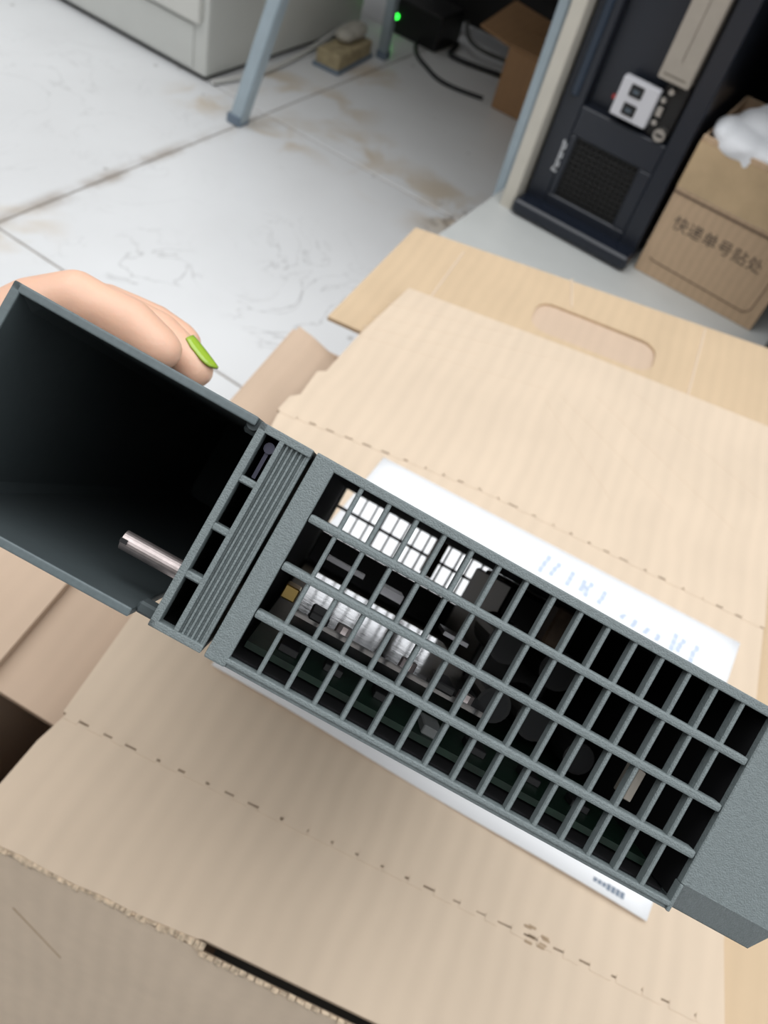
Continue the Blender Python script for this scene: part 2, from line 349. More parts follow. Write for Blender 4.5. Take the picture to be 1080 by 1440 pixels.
# worn white lettering running up the bezel, too blurred in the picture to read
bm = bmesh.new(); z = 0.209
for k, (hgt, hh) in enumerate(((.0085, .0052), (.006, .0055), (.006, .0055), (.006, .0055), (.006, .0055), (.006, .0055), (.0065, .006))):
    x1 = X(-0.3115)
    abox(bm, x1 - hgt, x1, -0.0006, 0.001, z - 0.14, z + 0.0016 - 0.14)
    abox(bm, x1 - hgt * 0.9, x1 - hgt * 0.55, -0.0006, 0.001, z - 0.14, z + hh - 0.14)
    if k % 2: abox(bm, x1 - 0.0016, x1, -0.0006, 0.001, z - 0.14, z + hh - 0.14)
    z += 0.0065
build('lettering', bm, M_white, tw)

# ------------------------------------------------------------------ carton on the shelf, with the foam inside it
ct = empty('shipping_carton', (-0.06, 1.22, 0.14)); tag(ct, 'brown shipping carton with printed Chinese characters on the desk shelf beside the tower', 'carton')
c0 = Vector((-0.06, 1.22, 0.14))
def cbx(name, x0, x1, y0, y1, z0, z1, material, parent=None): return box(name, x0 - c0.x, x1 - c0.x, y0 - c0.y, y1 - c0.y, z0 - c0.z, z1 - c0.z, material, parent or ct, 0.001)
fp = cbx('front_panel', -0.150, 0.033, 1.128, 1.132, 0.14, 0.338, M_ctn)
cbx('back_panel', -0.150, 0.033, 1.34, 1.344, 0.14, 0.335, M_ctn); cbx('side_panel', -0.150, -0.146, 1.132, 1.34, 0.14, 0.336, M_ctn); cbx('side_panel', 0.029, 0.033, 1.132, 1.34, 0.14, 0.336, M_ctn); cbx('bottom_panel', -0.146, 0.029, 1.132, 1.34, 0.14, 0.144, M_ctn)
cbx('packing_tape', -0.1505, 0.0335, 1.1272, 1.128, 0.268, 0.331, M_tape)
ln = cbx('printed_frame', -0.150, 0.033, 1.1274, 1.128, 0.2605, 0.2628, M_inkline)
bm = bmesh.new()
pts = [(-0.142, 0.26), (-0.142, 0.172), (-0.138, 0.166), (-0.132, 0.1635), (0.008, 0.1595), (0.014, 0.162), (0.018, 0.168), (0.02, 0.26)]
for (xa, za), (xb, zb) in zip(pts[2:], pts[3:]): cyl(bm, (xa - c0.x, 1.1279 - c0.y, za - c0.z), (xb - c0.x, 1.1279 - c0.y, zb - c0.z), 0.0008, n=6)
build('printed_frame', bm, M_inkline, ct)
for k, ch in enumerate('快递单号贴处'):
    t = text_mesh('printed_character', ch, 0.0215, M_ink, fp)
    t.rotation_euler = (math.pi / 2, 0, 0); t.location = (-0.121 + k * 0.0222 - c0.x, 1.1278 - c0.y, 0.224 - 0.0004 * k - c0.z)
def lump(name, parts, material, voxel, smooth=6, parent=None):
    """several ellipsoids fused into one skin"""
    bm = bmesh.new()
    for (x, y, z), (a, b_, c_), rz in parts:
        r = bmesh.ops.create_icosphere(bm, subdivisions=3, radius=1)
        R = Matrix.Rotation(rz, 4, 'Z')
        for v in r['verts']: v.co = Vector((x, y, z)) + R @ Vector((v.co.x * a, v.co.y * b_, v.co.z * c_))
    me = bpy.data.meshes.new(name); bm.to_mesh(me); bm.free()
    return fuse(name, me, material, voxel, smooth, parent)
def fuse(name, me, material, voxel, smooth, parent=None, disp=0):
    o = bpy.data.objects.new(name, me); C.objects.link(o)
    md = o.modifiers.new('r', 'REMESH'); md.mode = 'VOXEL'; md.voxel_size = voxel
    sm = o.modifiers.new('s', 'SMOOTH'); sm.iterations = smooth; sm.factor = 0.5
    bpy.context.view_layer.update()
    m2 = bpy.data.meshes.new_from_object(o.evaluated_get(bpy.context.evaluated_depsgraph_get()))
    bpy.data.objects.remove(o); m2.name = name; m2.materials.clear(); m2.materials.append(material)
    for p in m2.polygons: p.use_smooth = True
    return link(bpy.data.objects.new(name, m2), parent)
fm = lump('foam_sheet', [((-0.112, 1.17, 0.340), (.036, .05, .016), .5), ((-0.130, 1.162, 0.344), (.018, .036, .014), 0), ((-0.105, 1.138, 0.334), (.030, .014, .012), .1), ((-0.075, 1.16, 0.338), (.034, .03, .014), -.2), ((-0.09, 1.145, 0.328), (.014, .02, .018), .3), ((-0.10, 1.20, 0.352), (.03, .035, .016), .4), ((-0.055, 1.20, 0.34), (.045, .05, .02), -.5), ((-0.03, 1.165, 0.325), (.05, .028, .02), .1), ((-0.01, 1.22, 0.335), (.035, .07, .02), .1), ((-0.06, 1.22, 0.30), (.07, .07, .04), 0), ((-0.085, 1.23, 0.36), (.035, .03, .012), .9)], M_foam, 0.004, 3)
tag(fm, 'crumpled white foam sheet stuffed into the open carton', 'foam')

# ------------------------------------------------------------------ things under the desk
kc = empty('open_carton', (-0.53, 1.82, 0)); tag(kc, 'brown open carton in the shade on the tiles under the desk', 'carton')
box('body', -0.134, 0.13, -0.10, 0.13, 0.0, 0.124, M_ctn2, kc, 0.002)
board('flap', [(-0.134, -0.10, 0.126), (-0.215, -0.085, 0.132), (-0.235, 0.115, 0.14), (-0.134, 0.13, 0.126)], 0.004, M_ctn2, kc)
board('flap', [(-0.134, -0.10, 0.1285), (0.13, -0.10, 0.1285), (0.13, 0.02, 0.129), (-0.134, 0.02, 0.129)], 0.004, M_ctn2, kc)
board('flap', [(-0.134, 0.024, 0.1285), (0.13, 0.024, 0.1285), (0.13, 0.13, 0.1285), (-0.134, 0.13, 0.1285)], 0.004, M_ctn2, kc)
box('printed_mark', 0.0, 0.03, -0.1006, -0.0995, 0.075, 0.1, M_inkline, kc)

bk = empty('tan_block', (-0.955, 1.60, 0), 0.1); tag(bk, 'small tan foam block lying on the tiles against the cabinet', 'block')
box('block', -0.040, 0.016, -0.085, 0.062, 0.0, 0.036, M_tan, bk, 0.006, 2); box('dark_base', -0.044, 0.020, -0.089, 0.066, 0.0, 0.008, M_foot, bk, 0.002)
ad = lump('plastic_adapter', [((-0.972, 1.59, 0.050), (.022, .025, .014), .3), ((-0.972, 1.625, 0.052), (.022, .040, .016), .1)], mat('pale_plastic', (0.45, 0.43, 0.38), 0.5), 0.004, 2); tag(ad, 'pale plastic adapter resting on the tan block', 'adapter')
rt = empty('network_box', (-0.96, 1.89, 0)); tag(rt, 'black network box with a green light near the wall under the desk', 'router')
box('case', -0.07, 0.08, -0.055, 0.06, 0.0, 0.075, M_black, rt, 0.006, 2)
bm = bmesh.new(); bmesh.ops.create_uvsphere(bm, u_segments=12, v_segments=8, radius=0.006)
l = build('status_light', bm, M_led, rt, True); l.location = (-0.035, -0.056, 0.036)
tag(tube('white_cable', [(-1.03, 1.245, .006), (-1.018, 1.29, .006), (-1.008, 1.36, .006), (-1.012, 1.44, .006), (-1.022, 1.52, .006), (-1.032, 1.60, .012), (-1.03, 1.68, .03)], 0.005, M_wwire), 'white cable lying along the foot of the metal cabinet', 'cable')
tag(tube('black_cable', [(-0.925, 1.825, .012), (-0.915, 1.80, .005), (-0.88, 1.76, .005), (-0.84, 1.74, .005), (-0.79, 1.70, .005), (-0.73, 1.715, .005), (-0.69, 1.73, .005)], 0.0045, M_wire), 'thin black cable running over the tiles to the open carton', 'cable')
tag(tube('black_cable', [(-0.872, 1.93, .006), (-0.865, 1.91, .006), (-0.86, 1.86, .006), (-0.84, 1.85, .006), (-0.79, 1.86, .006), (-0.74, 1.875, .006), (-0.705, 1.89, .006)], 0.0055, M_wire), 'thick black cable looping behind the open carton', 'cable')
tag(tube('grey_cable', [(-0.872, 1.95, .05), (-0.865, 1.94, .045), (-0.85, 1.92, .03), (-0.80, 1.91, .02), (-0.74, 1.95, .015), (-0.69, 1.97, .01)], 0.005, mat('grey_cable', (0.10, 0.105, 0.10), 0.5)), 'grey cable sagging from the network box', 'cable')

# ------------------------------------------------------------------ the big cardboard box in front
bx = empty('cardboard_box', (0, 0, 0), math.radians(10.983)); tag(bx, 'big opened cardboard box with folded flaps standing on the tile floor', 'box')
TH = 0.004
def pan(name, pts, material=M_card, t=TH, parent=None): return board(name, pts, t, material, parent or bx)
pan('bottom_panel', [(-0.212, 0.11, .005), (.235, 0.11, .005), (.235, .572, .005), (-0.212, .572, .005)], M_card_in)
def wall(name, x0, x1, y0, y1, z1=0.271): return box(name, x0, x1, y0, y1, 0.0, z1, M_card_in, bx)
wall('side_wall', -0.216, -0.212, 0.105, 0.576, 0.243); wall('side_wall', 0.231, 0.235, 0.105, 0.576); wall('front_wall', -0.212, 0.231, 0.105, 0.109); wall('back_wall', -0.150, 0.231, 0.572, 0.576); wall('back_wall', -0.212, -0.150, 0.572, 0.576, 0.236)
# lid: three panels separated by perforated creases; the edges are torn, so they wander a little
def wander(p, q, n, amp):
    out = []
    for k in range(n):
        f = k / n; out.append((p[0] + (q[0] - p[0]) * f + random.uniform(-amp, amp), p[1] + (q[1] - p[1]) * f + random.uniform(-amp, amp), 0.28))
    return out
front = [(-0.172, .0838, .28)] + wander((-.15, .085), (-.04, .0885), 8, .0006) + [(-0.03, .0905, .28), (-0.027, .0915, .28), (0.231, .1008, .28), (0.231, .1665, .28)] + wander((.2, .1660), (-.13, .1553), 12, .0003) + [(-.150, .1553, .28), (-.1535, .137, .28), (-.155, .11, .28), (-.168, .092, .28)]
lid_f = pan('lid_panel', front)
mid = [(-.152, .1569, .28)] + wander((-.13, .1563), (.2, .167), 12, .0003) + [(.231, .168, .28), (.226, .21, .28), (.231, .30, .28), (.232, .4415, .28)] + wander((.2, .4425), (.0, .449), 8, .0003) + wander((-.0, .449), (-.14, .4365), 6, .0003) + [(-.163, .434, .28), (-.158, .40, .28), (-.156, .25, .28)]
lid_m = pan('lid_panel', mid)
back = [(-.165, .4360, .28)] + wander((-.14, .4380), (0, .4506), 6, .0003) + wander((0, .4506), (.2, .4440), 8, .0003) + [(.233, .4430, .28), (.231, .56, .28), (.222, .686, .28), (.042, .674, .28), (-.139, .656, .28), (-.15, .56, .28), (-.153, .50, .28), (-.159, .495, .28), (-.158, .462, .28), (-.164, .455, .28)]
lid_b = pan('lid_panel', back)
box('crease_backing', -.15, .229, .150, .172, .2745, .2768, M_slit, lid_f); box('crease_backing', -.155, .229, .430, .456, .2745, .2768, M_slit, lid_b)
# bridges that hold the perforated panels together: thin tabs, a little proud
def bridges(x0, x1, f, n, parent):
    bm = bmesh.new()
    for k in range(n):
        xa = x0 + (x1 - x0) * k / n; L_ = (x1 - x0) / n * random.uniform(.45, .97); y = f(xa + L_ / 2)
        abox(bm, xa, xa + L_, y - .0022, y + .0022, .2775, .2803)
    tag(build('perforation_tabs', bm, M_card, parent), kind='stuff')
bridges(-.15, .23, lambda x: .1558 + (x + .15) * .0285, 26, lid_f)
bridges(-.163, .23, lambda x: (.4358 + (x + .163) * .089) if x < 0 else .4503 - x * .031, 26, lid_b)
# torn, rounded edge of the front crease and a slot that stays open beside it
bm = bmesh.new()
for k in range(52):
    x = -.17 + k * .0028
    abox(bm, x, x + .0024 + random.uniform(0, .001), .0823 + (x + .17) * .035 + random.uniform(-.0008, .0008), .0856 + (x + .17) * .035, .2755, .2795 + random.uniform(-.001, .0004))
for k in range(60):
    x = -.026 + k * .0043
    abox(bm, x, x + .0030 + random.uniform(0, .001), (.0853 + (x + .026) * .0385) + random.uniform(-.0006, .0006), (.0874 + (x + .026) * .0385), .2735, .2772 + random.uniform(-.001, .0004))
tag(build('torn_edge', bm, M_card_edge, lid_f), kind='stuff')
ff = pan('front_flap', [(-.175, .0838, .278), (.0, .0880, .277), (.235, .0972, .277), (.235, .050, .012), (-.175, .037, .012)], M_card)
bm = bmesh.new(); cyl(bm, (-.128, .0755, .2195), (-.098, .0705, .1865), .0012, n=6); build('fold_line', bm, M_slit, ff)
pan('slot_shade', [(-.02, .087, .262), (.23, .096, .262), (.23, .108, .262), (-.02, .104, .262)], M_dark)  # near-black sheet stands in for the shade inside the open slot
# left flap A: slopes down from its fold to under the lid, and a flatter piece outside the fold
pan('inner_flap', [(-.208, .158, .262), (-.12, .156, .246), (-.12, .430, .246), (-.212, .430, .262)], M_card_in)
pan('side_flap', [(-.204, .158, .269), (-.208, .430, .269), (-.36, .43, .255), (-.36, .165, .255)], M_card_in, .0035)
# left flap B
bm = bmesh.new(); prev = None; G = []
for k in range(7):
    f = k / 6; x = -.212 + f * .10; z = .248 - .045 * f ** 1.4
    G.append((bm.verts.new((x, .452, z)), bm.verts.new((x + .001, .577 - .01 * f, z)), bm.verts.new((x, .452, z - TH)), bm.verts.new((x + .001, .577 - .01 * f, z - TH))))
for a, b_ in zip(G, G[1:]):
    bm.faces.new((a[0], b_[0], b_[1], a[1])); bm.faces.new((a[2], a[3], b_[3], b_[2])); bm.faces.new((a[0], a[2], b_[2], b_[0])); bm.faces.new((a[1], b_[1], b_[3], a[3]))
bm.faces.new((G[0][0], G[0][1], G[0][3], G[0][2])); bm.faces.new((G[-1][0], G[-1][2], G[-1][3], G[-1][1]))
build('corner_flap', bm, M_card_in, bx)
# right flap lies open at the same height
pan('side_flap', [(.222, .11, .2752), (.40, .12, .262), (.40, .57, .262), (.222, .575, .2752)], M_card_flap)
# rear flap with a hand hole punched half through: four boards round the hole and the pushed-in tongue
zf = 0.27
hx0, hx1, hy0, hy1 = -.024, .103, .694, .741
rf = [(-.187, .579), (.236, .579), (.236, .842), (.214, .836), (-.176, .777)]
hole = []
for cxk, cyk, a0 in ((hx1 - .018, hy1 - .012 + .006, 0), (hx0 + .018, hy1 - .012, 90), (hx0 + .018, hy0 + .018, 180), (hx1 - .018, hy0 + .018 + .006, 270)):
    for s in range(5):
        a = math.radians(a0 + s * 22.5); hole.append((cxk + .018 * math.cos(a), cyk + .018 * math.sin(a)))
bm = bmesh.new()
def ring_faces(outer, inner, z, t):
    ov = [bm.verts.new((x, y, z)) for x, y in outer]; iv = [bm.verts.new((x, y, z)) for x, y in inner]
    es = [bm.edges.new((l_[i], l_[(i + 1) % len(l_)])) for l_ in (ov, iv) for i in range(len(l_))]
    r = bmesh.ops.triangle_fill(bm, use_beauty=True, edges=es)
    fs = [g for g in r['geom'] if isinstance(g, bmesh.types.BMFace)]
    e = bmesh.ops.extrude_face_region(bm, geom=fs)
    for v in e['geom']:
        if isinstance(v, bmesh.types.BMVert): v.co.z -= t
ring_faces(rf, hole, zf, TH)
rear = build('rear_flap', bm, M_card_flap, bx)
pan('hand_hole_tongue', [(hx0 - .002, hy0 - .002, zf - .0015), (hx1 + .002, hy0 + .002, zf - .0015), (hx1 + .002, hy1 + .012, zf - .0028), (hx0 - .002, hy1 + .006, zf - .0028)], M_card_in, .002, rear)
for x0, y0, x1, y1 in ((.008, .755, -.004, .806), (.142, .64, .145, .82), (-.12, .60, -.118, .77)):
    bm = bmesh.new(); cyl(bm, (x0, y0, zf), (x1, y1, zf), .0013, n=6); build('pressed_rib', bm, M_card, rear)
# pressed lines fanning over the rear lid panel
for (x0, y0), (x1, y1) in (((-.146, .62), (-.03, .655)), ((-.150, .595), (.02, .648)), ((-.15, .56), (.02, .60)), ((-.152, .575), (-.05, .605)), ((.03, .60), (.15, .52)), ((.06, .62), (.20, .53)), ((.09, .65), (.22, .58)), ((.02, .585), (.10, .50))):
    bm = bmesh.new(); cyl(bm, (x0, y0, .2799), (x1, y1, .2799), .00035, n=6); build('pressed_line', bm, M_card, lid_b)
# smudged stamp by the front crease
bm = bmesh.new()
for k in range(9):
    x = .118 + random.uniform(0, .012); y = .160 + random.uniform(0, .009); abox(bm, x, x + .004, y, y + .001, .2800, .2806)
tag(build('smudged_stamp', bm, M_slit, lid_f), kind='stuff')

# ------------------------------------------------------------------ paper sheets on the box
def paper():
    TL, TR, BR, BL = Vector((-0.156, .414)), Vector((.132, .451)), Vector((.140, .230)), Vector((-.137, .197))
    bm = bmesh.new(); n = 14; g = []
    for i in range(n + 1):
        row = []
        for j in range(n + 1):
            u, v = i / n, j / n
            p = (TL * (1 - u) + TR * u) * (1 - v) + (BL * (1 - u) + BR * u) * v
            z = .2813 + .0012 * v ** 3 * (1 + math.sin(u * 9))
            row.append(bm.verts.new((p.x, p.y, z)))
        g.append(row)
    for i in range(n):
        for j in range(n): bm.faces.new((g[i][j], g[i][j + 1], g[i + 1][j + 1], g[i + 1][j]))
    r = bmesh.ops.extrude_face_region(bm, geom=list(bm.faces))
    for v in r['geom']:
        if isinstance(v, bmesh.types.BMVert): v.co.z -= .0008
    return build('paper_sheet', bm, M_paper, None, True)
ps = paper(); tag(ps, 'white printed paper sheet lying on the box lid under the module', 'paper')
ud = Vector((.288, .037, 0)).normalized(); vd = Vector((-.127, .992, 0))
def dash(bm, c, L_, W_, z=.28165):
    a = ud * (L_ / 2); b_ = vd * (W_ / 2); c = Vector((c[0], c[1], z))
    slab(bm, [c - a - b_, c + a - b_, c + a + b_, c - a + b_], .0004)
bm = bmesh.new()
for k, (x, hgt) in enumerate(((-.012, .016), (-.004, .013), (.008, .013), (.018, .010), (.023, .013), (.034, .012), (.053, .005), (.062, .007), (.071, .006), (.080, .006), (.091, .014), (.096, .012), (.106, .015))):
    y = .4150 + .0004 * k - (.006 if 6 <= k <= 9 else 0)
    for q in range(3): dash(bm, (x + random.uniform(-.0008, .0008), y - hgt * .62 + q * hgt * .42), .0036, hgt * .36)
tag(build('printed_text', bm, M_print, ps), kind='stuff')
bm = bmesh.new()
for k in range(7): dash(bm, (.107 + k * .0027, .2315 + k * .0003), .0022, .0036 if k > 2 else .0024, .2836)
tag(build('printed_text', bm, M_print2, ps), kind='stuff')

# ------------------------------------------------------------------ the power supply module held over the box (millimetres; x along its depth, y across, z away from the camera)
EU, EV, EN = Vector((0.9646, 0.2197, -0.1457)).normalized(), Vector((0.0736, -0.755, -0.6516)), Vector((-0.2532, 0.6178, -0.7445))
EN = EU.cross(EV).normalized(); EV = EN.cross(EU).normalized()
DM = Matrix.Identity(4); DO = Vector((-0.0507, 0.1093, 0.5928))
for i in range(3): DM[i][0], DM[i][1], DM[i][2], DM[i][3] = EU[i], EV[i], EN[i], DO[i]
dv = empty('power_supply_module'); dv.matrix_world = DM
tag(dv, 'dark grey plastic power module with a vent grille held over the box', 'power module')
H = 290.0; PU, PV = 6.853, 11.7; GX = 16 * PU; GY = 4 * PV
# housing: side walls, end wall, end caps
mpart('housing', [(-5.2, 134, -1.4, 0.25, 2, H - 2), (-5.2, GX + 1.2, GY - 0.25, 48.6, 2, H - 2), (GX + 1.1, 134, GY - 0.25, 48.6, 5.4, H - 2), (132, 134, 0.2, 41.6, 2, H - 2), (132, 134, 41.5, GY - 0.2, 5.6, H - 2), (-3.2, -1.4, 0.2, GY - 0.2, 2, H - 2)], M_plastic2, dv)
bm = bmesh.new()
mbox(bm, -5.2, -0.1, -1.4, 48.6, 0, 2.5, 0.5, 2)
build('end_strip', bm, M_plastic, dv)
# end plate right of the grille with its sloped lower corner
bm = bmesh.new()
def poly_prism(bm, pts_top, pts_bot):
    a = [bm.verts.new(Vector(p) * K) for p in pts_top]; b_ = [bm.verts.new(Vector(p) * K) for p in pts_bot]
    bm.faces.new(a); bm.faces.new(b_[::-1]); n = len(a)
    for i in range(n): bm.faces.new((a[i], b_[i], b_[(i + 1) % n], a[(i + 1) % n]))
mbox(bm, GX + 0.3, 134, -1.4, 41.9, 0, 2.5, 0.25, 1)
poly_prism(bm, [(GX + 1.2, 41.7, 0.05), (134, 41.7, 0.05), (134, 48.6, 5.5), (GX + 1.2, 48.6, 5.5)], [(GX + 1.2, 41.7, 7.5), (134, 41.7, 7.5), (134, 48.6, 7.5), (GX + 1.2, 48.6, 7.5)])
mbox(bm, GX + 0.3, GX + 1.2, 41.9, 48.6, 0, 3, 0.2, 1)
build('end_plate', bm, M_plastic, dv)
# near grille
fr = mpart('grille_frame', [(-0.6, GX + 0.6, -1.4, 0.75, 0, 3.2), (-0.6, GX + 0.6, GY - 0.45, 48.6, 0.9, 3.2), (-0.6, GX + 0.6, GY - 0.45, 47.6, 0, 1.6)], M_plastic, dv, 0.35, 2)
bar_me = None
for k in range(1, 4):
    if bar_me is None:
        b = mpart('grille_bar', (0, GX, -0.95, 0.95, 0, 4.0), M_plastic, fr, 0.55, 2); bar_me = b.data
    else: b = link(bpy.data.objects.new('grille_bar', bar_me), fr)
    b.location = (0, k * PV * K, 0)
bar_me = None
for k in range(1, 16):
    if bar_me is None:
        b = mpart('grille_slat', (-0.52, 0.52, 0.2, GY - 0.2, 0.35, 3.6), M_plastic, fr, 0.28, 1); bar_me = b.data
    else: b = link(bpy.data.objects.new('grille_slat', bar_me), fr)
    b.location = (k * PU * K, 0, 0)
# far grille, same lattice
fr2 = mpart('far_grille', [(-4, GX + 0.6, -1.4, 0.75, H - 3.2, H), (-4, GX + 0.6, GY - 0.75, 48.6, H - 3.2, H), (-4, 0.4, 0, GY, H - 3, H), (GX - .4, 134, 0, GY, H - 3, H)] + [(0, GX, k * PV - 0.9, k * PV + 0.9, H - 3.6, H) for k in (1, 2, 3)] + [(k * PU - 0.52, k * PU + 0.52, 0, GY, H - 3.3, H - .3) for k in range(1, 16)], M_plastic, dv)
# terminal strip between cover and body
tsx = -18.8
ts = mpart('terminal_strip', [(-18.8, -17.0, -1.3, 48.4, 0, 5), (-13.5, -12.3, 0.3, 47, 0, 5), (-18.8, -6.1, -1.3, 0.6, 0, 4), (-18.8, -6.1, 46.6, 48.4, 0, 4)], M_plastic, dv, 0.3, 2)
for y in (11.5, 23.2, 34.9): mpart('slot_divider', (-17.4, -13.2, y - 0.8, y + 0.8, 0.3, 5), M_plastic, ts, 0.3, 1)
mpart('ribbed_panel', (-12.6, -6.1, 0.4, 46.8, 1.5, 4), M_plastic, ts)
for k in range(5):
    bm = bmesh.new(); x = -12.0 + k * 1.12
    poly_prism(bm, [(x + .35, .6, 0.7), (x + .75, .6, 0.7), (x + .75, 46.6, 0.7), (x + .35, 46.6, 0.7)], [(x, .6, 1.7), (x + 1.0, .6, 1.7), (x + 1.0, 46.6, 1.7), (x, 46.6, 1.7)])
    build('rib', bm, M_plastic, ts)
mpart('rim', (-6.8, -6.1, 0.2, 46.8, 0.4, 4), M_plastic, ts, 0.2)
mpart('strip_wall', [(-18.6, -17.4, 0, 47, 4, H - 1), (-13.4, -6.2, -0.8, 47.8, 4, 6), (-13.2, -12.2, 0, 47, 4, H - 1), (-18.6, -6.2, -1.2, -0.2, 4, H - 1), (-18.6, -6.2, 47.2, 48.3, 4, H - 1), (-17.4, -13.2, 0.4, 47, 60, 62)], M_black, ts)
bm = bmesh.new(); cyl(bm, (-15.3 * K, 3.0 * K, 6 * K), (-15.3 * K, 3.0 * K, 14 * K), 1.3 * K, n=12); mbox(bm, -15.8, -14.9, 2, 10.5, 7, 9); build('contact', bm, mat('dark_metal', (0.10, 0.10, 0.14), 0.35, 0.7), ts)
# front cover: hollow wiring space
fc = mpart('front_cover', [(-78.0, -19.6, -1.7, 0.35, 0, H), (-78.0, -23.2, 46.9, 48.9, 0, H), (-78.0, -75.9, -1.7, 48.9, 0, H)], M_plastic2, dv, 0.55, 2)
mpart('cover_rim', [(-78.0, -19.6, -1.7, 0.35, -0.35, 0.6), (-78.0, -23.2, 46.9, 48.9, -0.35, 0.6), (-78.0, -75.9, -1.7, 48.9, -0.35, 0.6)], mat('cover_rim_plastic', (0.115, 0.142, 0.15), 0.45, noise=0.1, scale=900), fc, 0.45, 3)  # rim keeps a lighter plastic tone than the shade-darkened cover walls
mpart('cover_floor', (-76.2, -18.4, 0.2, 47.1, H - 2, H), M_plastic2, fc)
bm = bmesh.new()
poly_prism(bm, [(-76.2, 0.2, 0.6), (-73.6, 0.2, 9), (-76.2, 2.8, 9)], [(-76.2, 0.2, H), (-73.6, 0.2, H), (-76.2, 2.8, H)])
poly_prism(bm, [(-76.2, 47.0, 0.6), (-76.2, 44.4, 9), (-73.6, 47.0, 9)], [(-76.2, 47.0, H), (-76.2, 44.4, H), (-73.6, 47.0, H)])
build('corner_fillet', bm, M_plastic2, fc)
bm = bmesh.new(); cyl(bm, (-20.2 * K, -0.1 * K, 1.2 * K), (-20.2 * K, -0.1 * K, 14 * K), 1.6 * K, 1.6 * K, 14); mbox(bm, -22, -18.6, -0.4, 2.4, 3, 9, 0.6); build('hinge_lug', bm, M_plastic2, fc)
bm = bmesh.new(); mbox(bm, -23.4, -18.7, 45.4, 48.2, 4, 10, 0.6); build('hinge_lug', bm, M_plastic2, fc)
# captive screw reaching into the cover space
bm = bmesh.new(); cyl(bm, (-35.2 * K, 37.6 * K, 15 * K), (-18 * K, 37.6 * K, 15 * K), 2.35 * K, n=24)
sc = build('captive_screw', bm, M_nickel, dv, False)
mpart('screw_slot', (-35.35, -33.6, 36.95, 38.05, 12.3, 15.5), M_black, sc)
# inside: circuit board, heat sink and the bigger parts
pc = mpart('circuit_board', (1, 108, 43.6, 45.2, 12, 280), M_pcb, dv)
mpart('insulator', [(0.5, 108.5, 26.5, 46, 262, 264), (0.5, 108.5, 23.6, 24.6, 262, 264)], M_black, dv)
mpart('inner_shade_sheets', [(-1.3, 109, 45.9, 46.4, 4, 280), (-1.35, -0.9, 0.4, 46, 3.3, 284), (110.3, 111.2, 0.4, 46, 3.3, 284), (-1.2, 110, 0.3, 0.6, 3.4, 284)], M_inner_shade, dv)  # added black sheets that paint shade onto the housing's inner walls
hs = mpart('heat_sink', [(7.2, 60, 33.2, 34.6, 20, 120)], M_alu, dv)
mpart('heat_sink_foot', [(9, 58, 34.6, 43.6, 126, 128)], M_black, hs)
for x in (13, 47): mpart('power_transistor', (x - 2.5, x + 2.5, 31.0, 33.1, 16, 30), M_black, hs, 0.4)
for x, z in ((20, 24), (38, 26), (54, 24)):
    bm = bmesh.new(); cyl(bm, (x * K, 33.3 * K, z * K), (x * K, 31.6 * K, z * K), 2.2 * K, n=10); build('screw_head', bm, M_nickel, hs)
mpart('transformer', [(72, 102, 3, 42, 120, 205)], M_black, dv, 0.8)
mpart('transformer_winding', (75, 100, 1.5, 12, 150, 196), M_brown, dv, 0.8); mpart('film_capacitor', (77, 84, 1.2, 14, 70, 84), M_brown, dv, 0.8)
mpart('choke', (23.6, 25.6, 0.6, 20, 240, 262), M_brown, dv, 0.3); mpart('choke', (55.5, 59.8, 0.6, 20, 235, 262), M_brown, dv, 0.3)
for x, y, z, r, ln_ in ((71, 36, 60, 5.2, 24), (86, 35, 66, 6, 26), (99, 37, 56, 4.6, 22), (72, 20, 84, 6.5, 30), (92, 20, 88, 6.5, 30)):
    bm = bmesh.new(); cyl(bm, (x * K, y * K, z * K), (x * K, y * K, (z + ln_) * K), r * K, n=20); o = build('capacitor', bm, M_black, dv)
    bm = bmesh.new(); cyl(bm, (x * K, y * K, (z - 0.2) * K), (x * K, y * K, (z + 0.1) * K), r * 0.82 * K, n=20); build('capacitor_top', bm, mat('capacitor_top', (0.02, 0.021, 0.023), 0.5, 0.3), o)
mpart('relay', (93.6, 95.6, 25.6, 33.2, 9, 16), M_bay, dv, 0.2)
mpart('connector', [(2.2, 6.0, 29.4, 33.0, 24, 32)], M_gold, dv, 0.3); mpart('connector', [(2.4, 6.2, 25.6, 27.0, 22, 30)], M_gold, dv, 0.2)
mpart('bracket', [(8, 20, 21.2, 22.6, 60, 64), (27, 34, 22.0, 24.5, 70, 82), (48, 56, 24, 25.2, 60, 74)], mat('grey_zinc', (0.35, 0.35, 0.37), 0.3, 0.9), dv)
mpart('chip', [(46.5, 51.5, 41.2, 43.5, 14, 26)], mat('grey_chip', (0.16, 0.17, 0.17), 0.5), dv, 0.3)
for x in (8, 20, 34, 60, 76, 90): mpart('smd_part', (x, x + 5, 41.8, 43.6, 18 + x % 7, 30 + x % 5), M_black, pc, 0.2)

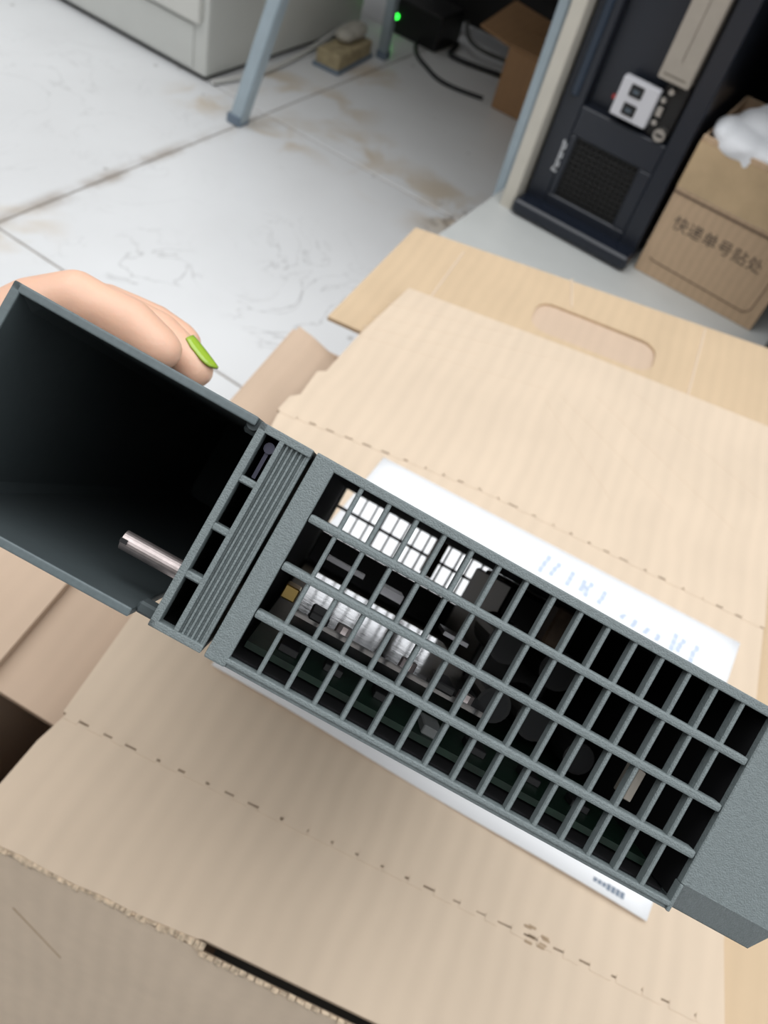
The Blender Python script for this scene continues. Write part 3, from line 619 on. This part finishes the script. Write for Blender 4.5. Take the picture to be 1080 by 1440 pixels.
# ------------------------------------------------------------------ the hand gripping the front cover (same millimetre frame)
def chain(bm, pts):
    """hulls of neighbouring balls: tapered, rounded limbs"""
    for (p, r), (q, s) in zip(pts, pts[1:]):
        b2 = bmesh.new()
        for c_, rad in ((p, r), (q, s)):
            rr = bmesh.ops.create_icosphere(b2, subdivisions=3, radius=rad * K)
            for v in rr['verts']: v.co += Vector(c_) * K
        h = bmesh.ops.convex_hull(b2, input=b2.verts)
        bmesh.ops.delete(b2, geom=[g for g in h['geom_interior'] if isinstance(g, bmesh.types.BMVert)], context='VERTS')
        t_ = bpy.data.meshes.new('t'); b2.to_mesh(t_); b2.free(); bm.from_mesh(t_); bpy.data.meshes.remove(t_)
def hull(bm, balls):
    b2 = bmesh.new()
    for c_, rad in balls:
        rr = bmesh.ops.create_icosphere(b2, subdivisions=2, radius=rad * K)
        for v in rr['verts']: v.co += Vector(c_) * K
    h = bmesh.ops.convex_hull(b2, input=b2.verts)
    bmesh.ops.delete(b2, geom=[g for g in h['geom_interior'] if isinstance(g, bmesh.types.BMVert)], context='VERTS')
    t_ = bpy.data.meshes.new('t'); b2.to_mesh(t_); b2.free(); bm.from_mesh(t_); bpy.data.meshes.remove(t_)
bm = bmesh.new()
# index, middle, ring, little: knuckle, middle joint, end joint, tip
idx = [((-117, 14, 80), 9), ((-109, 0.5, 80), 8.3), ((-98, -7.8, 80), 9.0), ((-89, -8.9, 80), 7.7), ((-80, -9.4, 80), 8.1), ((-69.5, -7.6, 80.5), 6.9), ((-67.5, -7.6, 80.5), 6.0)]
mid_ = [((-119, 13, 97), 9.6), ((-108, -2, 96), 8.8), ((-96, -9.4, 96), 9.0), ((-76, -11.6, 96), 7.9), ((-62.5, -8.8, 95.5), 6.9), ((-59.8, -7.8, 95.5), 6.2)]
rin = [((-120, 12, 114), 10), ((-110, -4, 112), 9.2), ((-100, -11.5, 111.5), 8.8), ((-83, -14.5, 111), 7.6), ((-73, -14.6, 110.5), 6.5), ((-71, -14.4, 110.5), 6.0)]
lit = [((-118, 14, 129), 9), ((-108, 0, 127), 8.0), ((-98, -7.6, 126), 7.4), ((-85, -8.4, 125.5), 6.5), ((-75, -7.8, 125), 5.8)]
thumb = [((-124, 54, 96), 13), ((-108, 62, 92), 11.5), ((-92, 61.5, 90), 9.6), ((-74, 60, 89), 8.6), ((-64, 58.2, 88), 7.4)]
for c_ in (idx, mid_, rin, lit, thumb): chain(bm, c_)
hull(bm, [((-119, 14, 80), 10.5), ((-121, 13, 97), 11), ((-121, 12, 114), 11), ((-119, 14, 129), 10), ((-140, 58, 84), 13), ((-146, 62, 122), 14)])
hull(bm, [((-124, 52, 94), 13), ((-122, 34, 84), 11), ((-140, 58, 84), 13), ((-140, 66, 104), 14)])
chain(bm, [((-142, 62, 102), 20), ((-158, 92, 96), 22), ((-190, 160, 70), 27), ((-230, 250, 30), 36)])
me = bpy.data.meshes.new('hand'); bm.to_mesh(me); bm.free()
hand = fuse('hand', me, M_skin, 0.0011, 5); hand.matrix_world = DM
tag(hand, 'bare hand with green painted nails gripping the grey module', 'hand')
def nail(tip, along, out, ln_, wd):
    """curved plate growing out of the fingertip"""
    A = Vector(along).normalized(); Oo = Vector(out); Oo = (Oo - A * Oo.dot(A)).normalized(); Sd = A.cross(Oo)
    bm = bmesh.new(); top = []; bot = []
    for i in range(9):
        f = i / 8; half = wd / 2 * (1.0 if f < .55 else math.sqrt(max(0.03, 1 - ((f - .55) / .45) ** 2 * .95))) * (0.8 + 0.2 * min(1, f * 4)); ra, rb = [], []
        for j in range(9):
            s = (j / 4 - 1); p = Vector(tip) + A * (ln_ * (f - .62)) + Sd * (half * s) + Oo * (-1.9 * s * s * (half / (wd / 2)) - 0.5 * f * f)
            ra.append(bm.verts.new((p + Oo * .45) * K)); rb.append(bm.verts.new((p - Oo * .25) * K))
        top.append(ra); bot.append(rb)
    for i in range(8):
        for j in range(8):
            bm.faces.new((top[i][j], top[i + 1][j], top[i + 1][j + 1], top[i][j + 1])); bm.faces.new((bot[i][j], bot[i][j + 1], bot[i + 1][j + 1], bot[i + 1][j]))
    for i in range(8):
        bm.faces.new((top[i][0], bot[i][0], bot[i + 1][0], top[i + 1][0])); bm.faces.new((top[i][8], top[i + 1][8], bot[i + 1][8], bot[i][8]))
    for j in range(8):
        bm.faces.new((top[0][j], top[0][j + 1], bot[0][j + 1], bot[0][j])); bm.faces.new((top[8][j], bot[8][j], bot[8][j + 1], top[8][j + 1]))
    o = build('fingernail', bm, M_nail, hand, True); o['label'] = 'glossy green painted nail'
nail((-57.6, -14.0, 93.6), (1, .38, 0), (.4, -1, -.20), 13, 8.6)
nail((-67.5, -9.0, 85.8), (1, .3, 0), (.1, -.25, 1), 8, 8)
nail((-71, -15.5, 116.2), (1, .3, 0), (.1, -.15, 1), 8, 8)
nail((-72, -12.2, 127), (1, .3, 0), (.2, -1, .5), 9, 7)
nail((-62, 65.0, 88), (1, -.2, 0), (0, 1, .2), 11, 10)
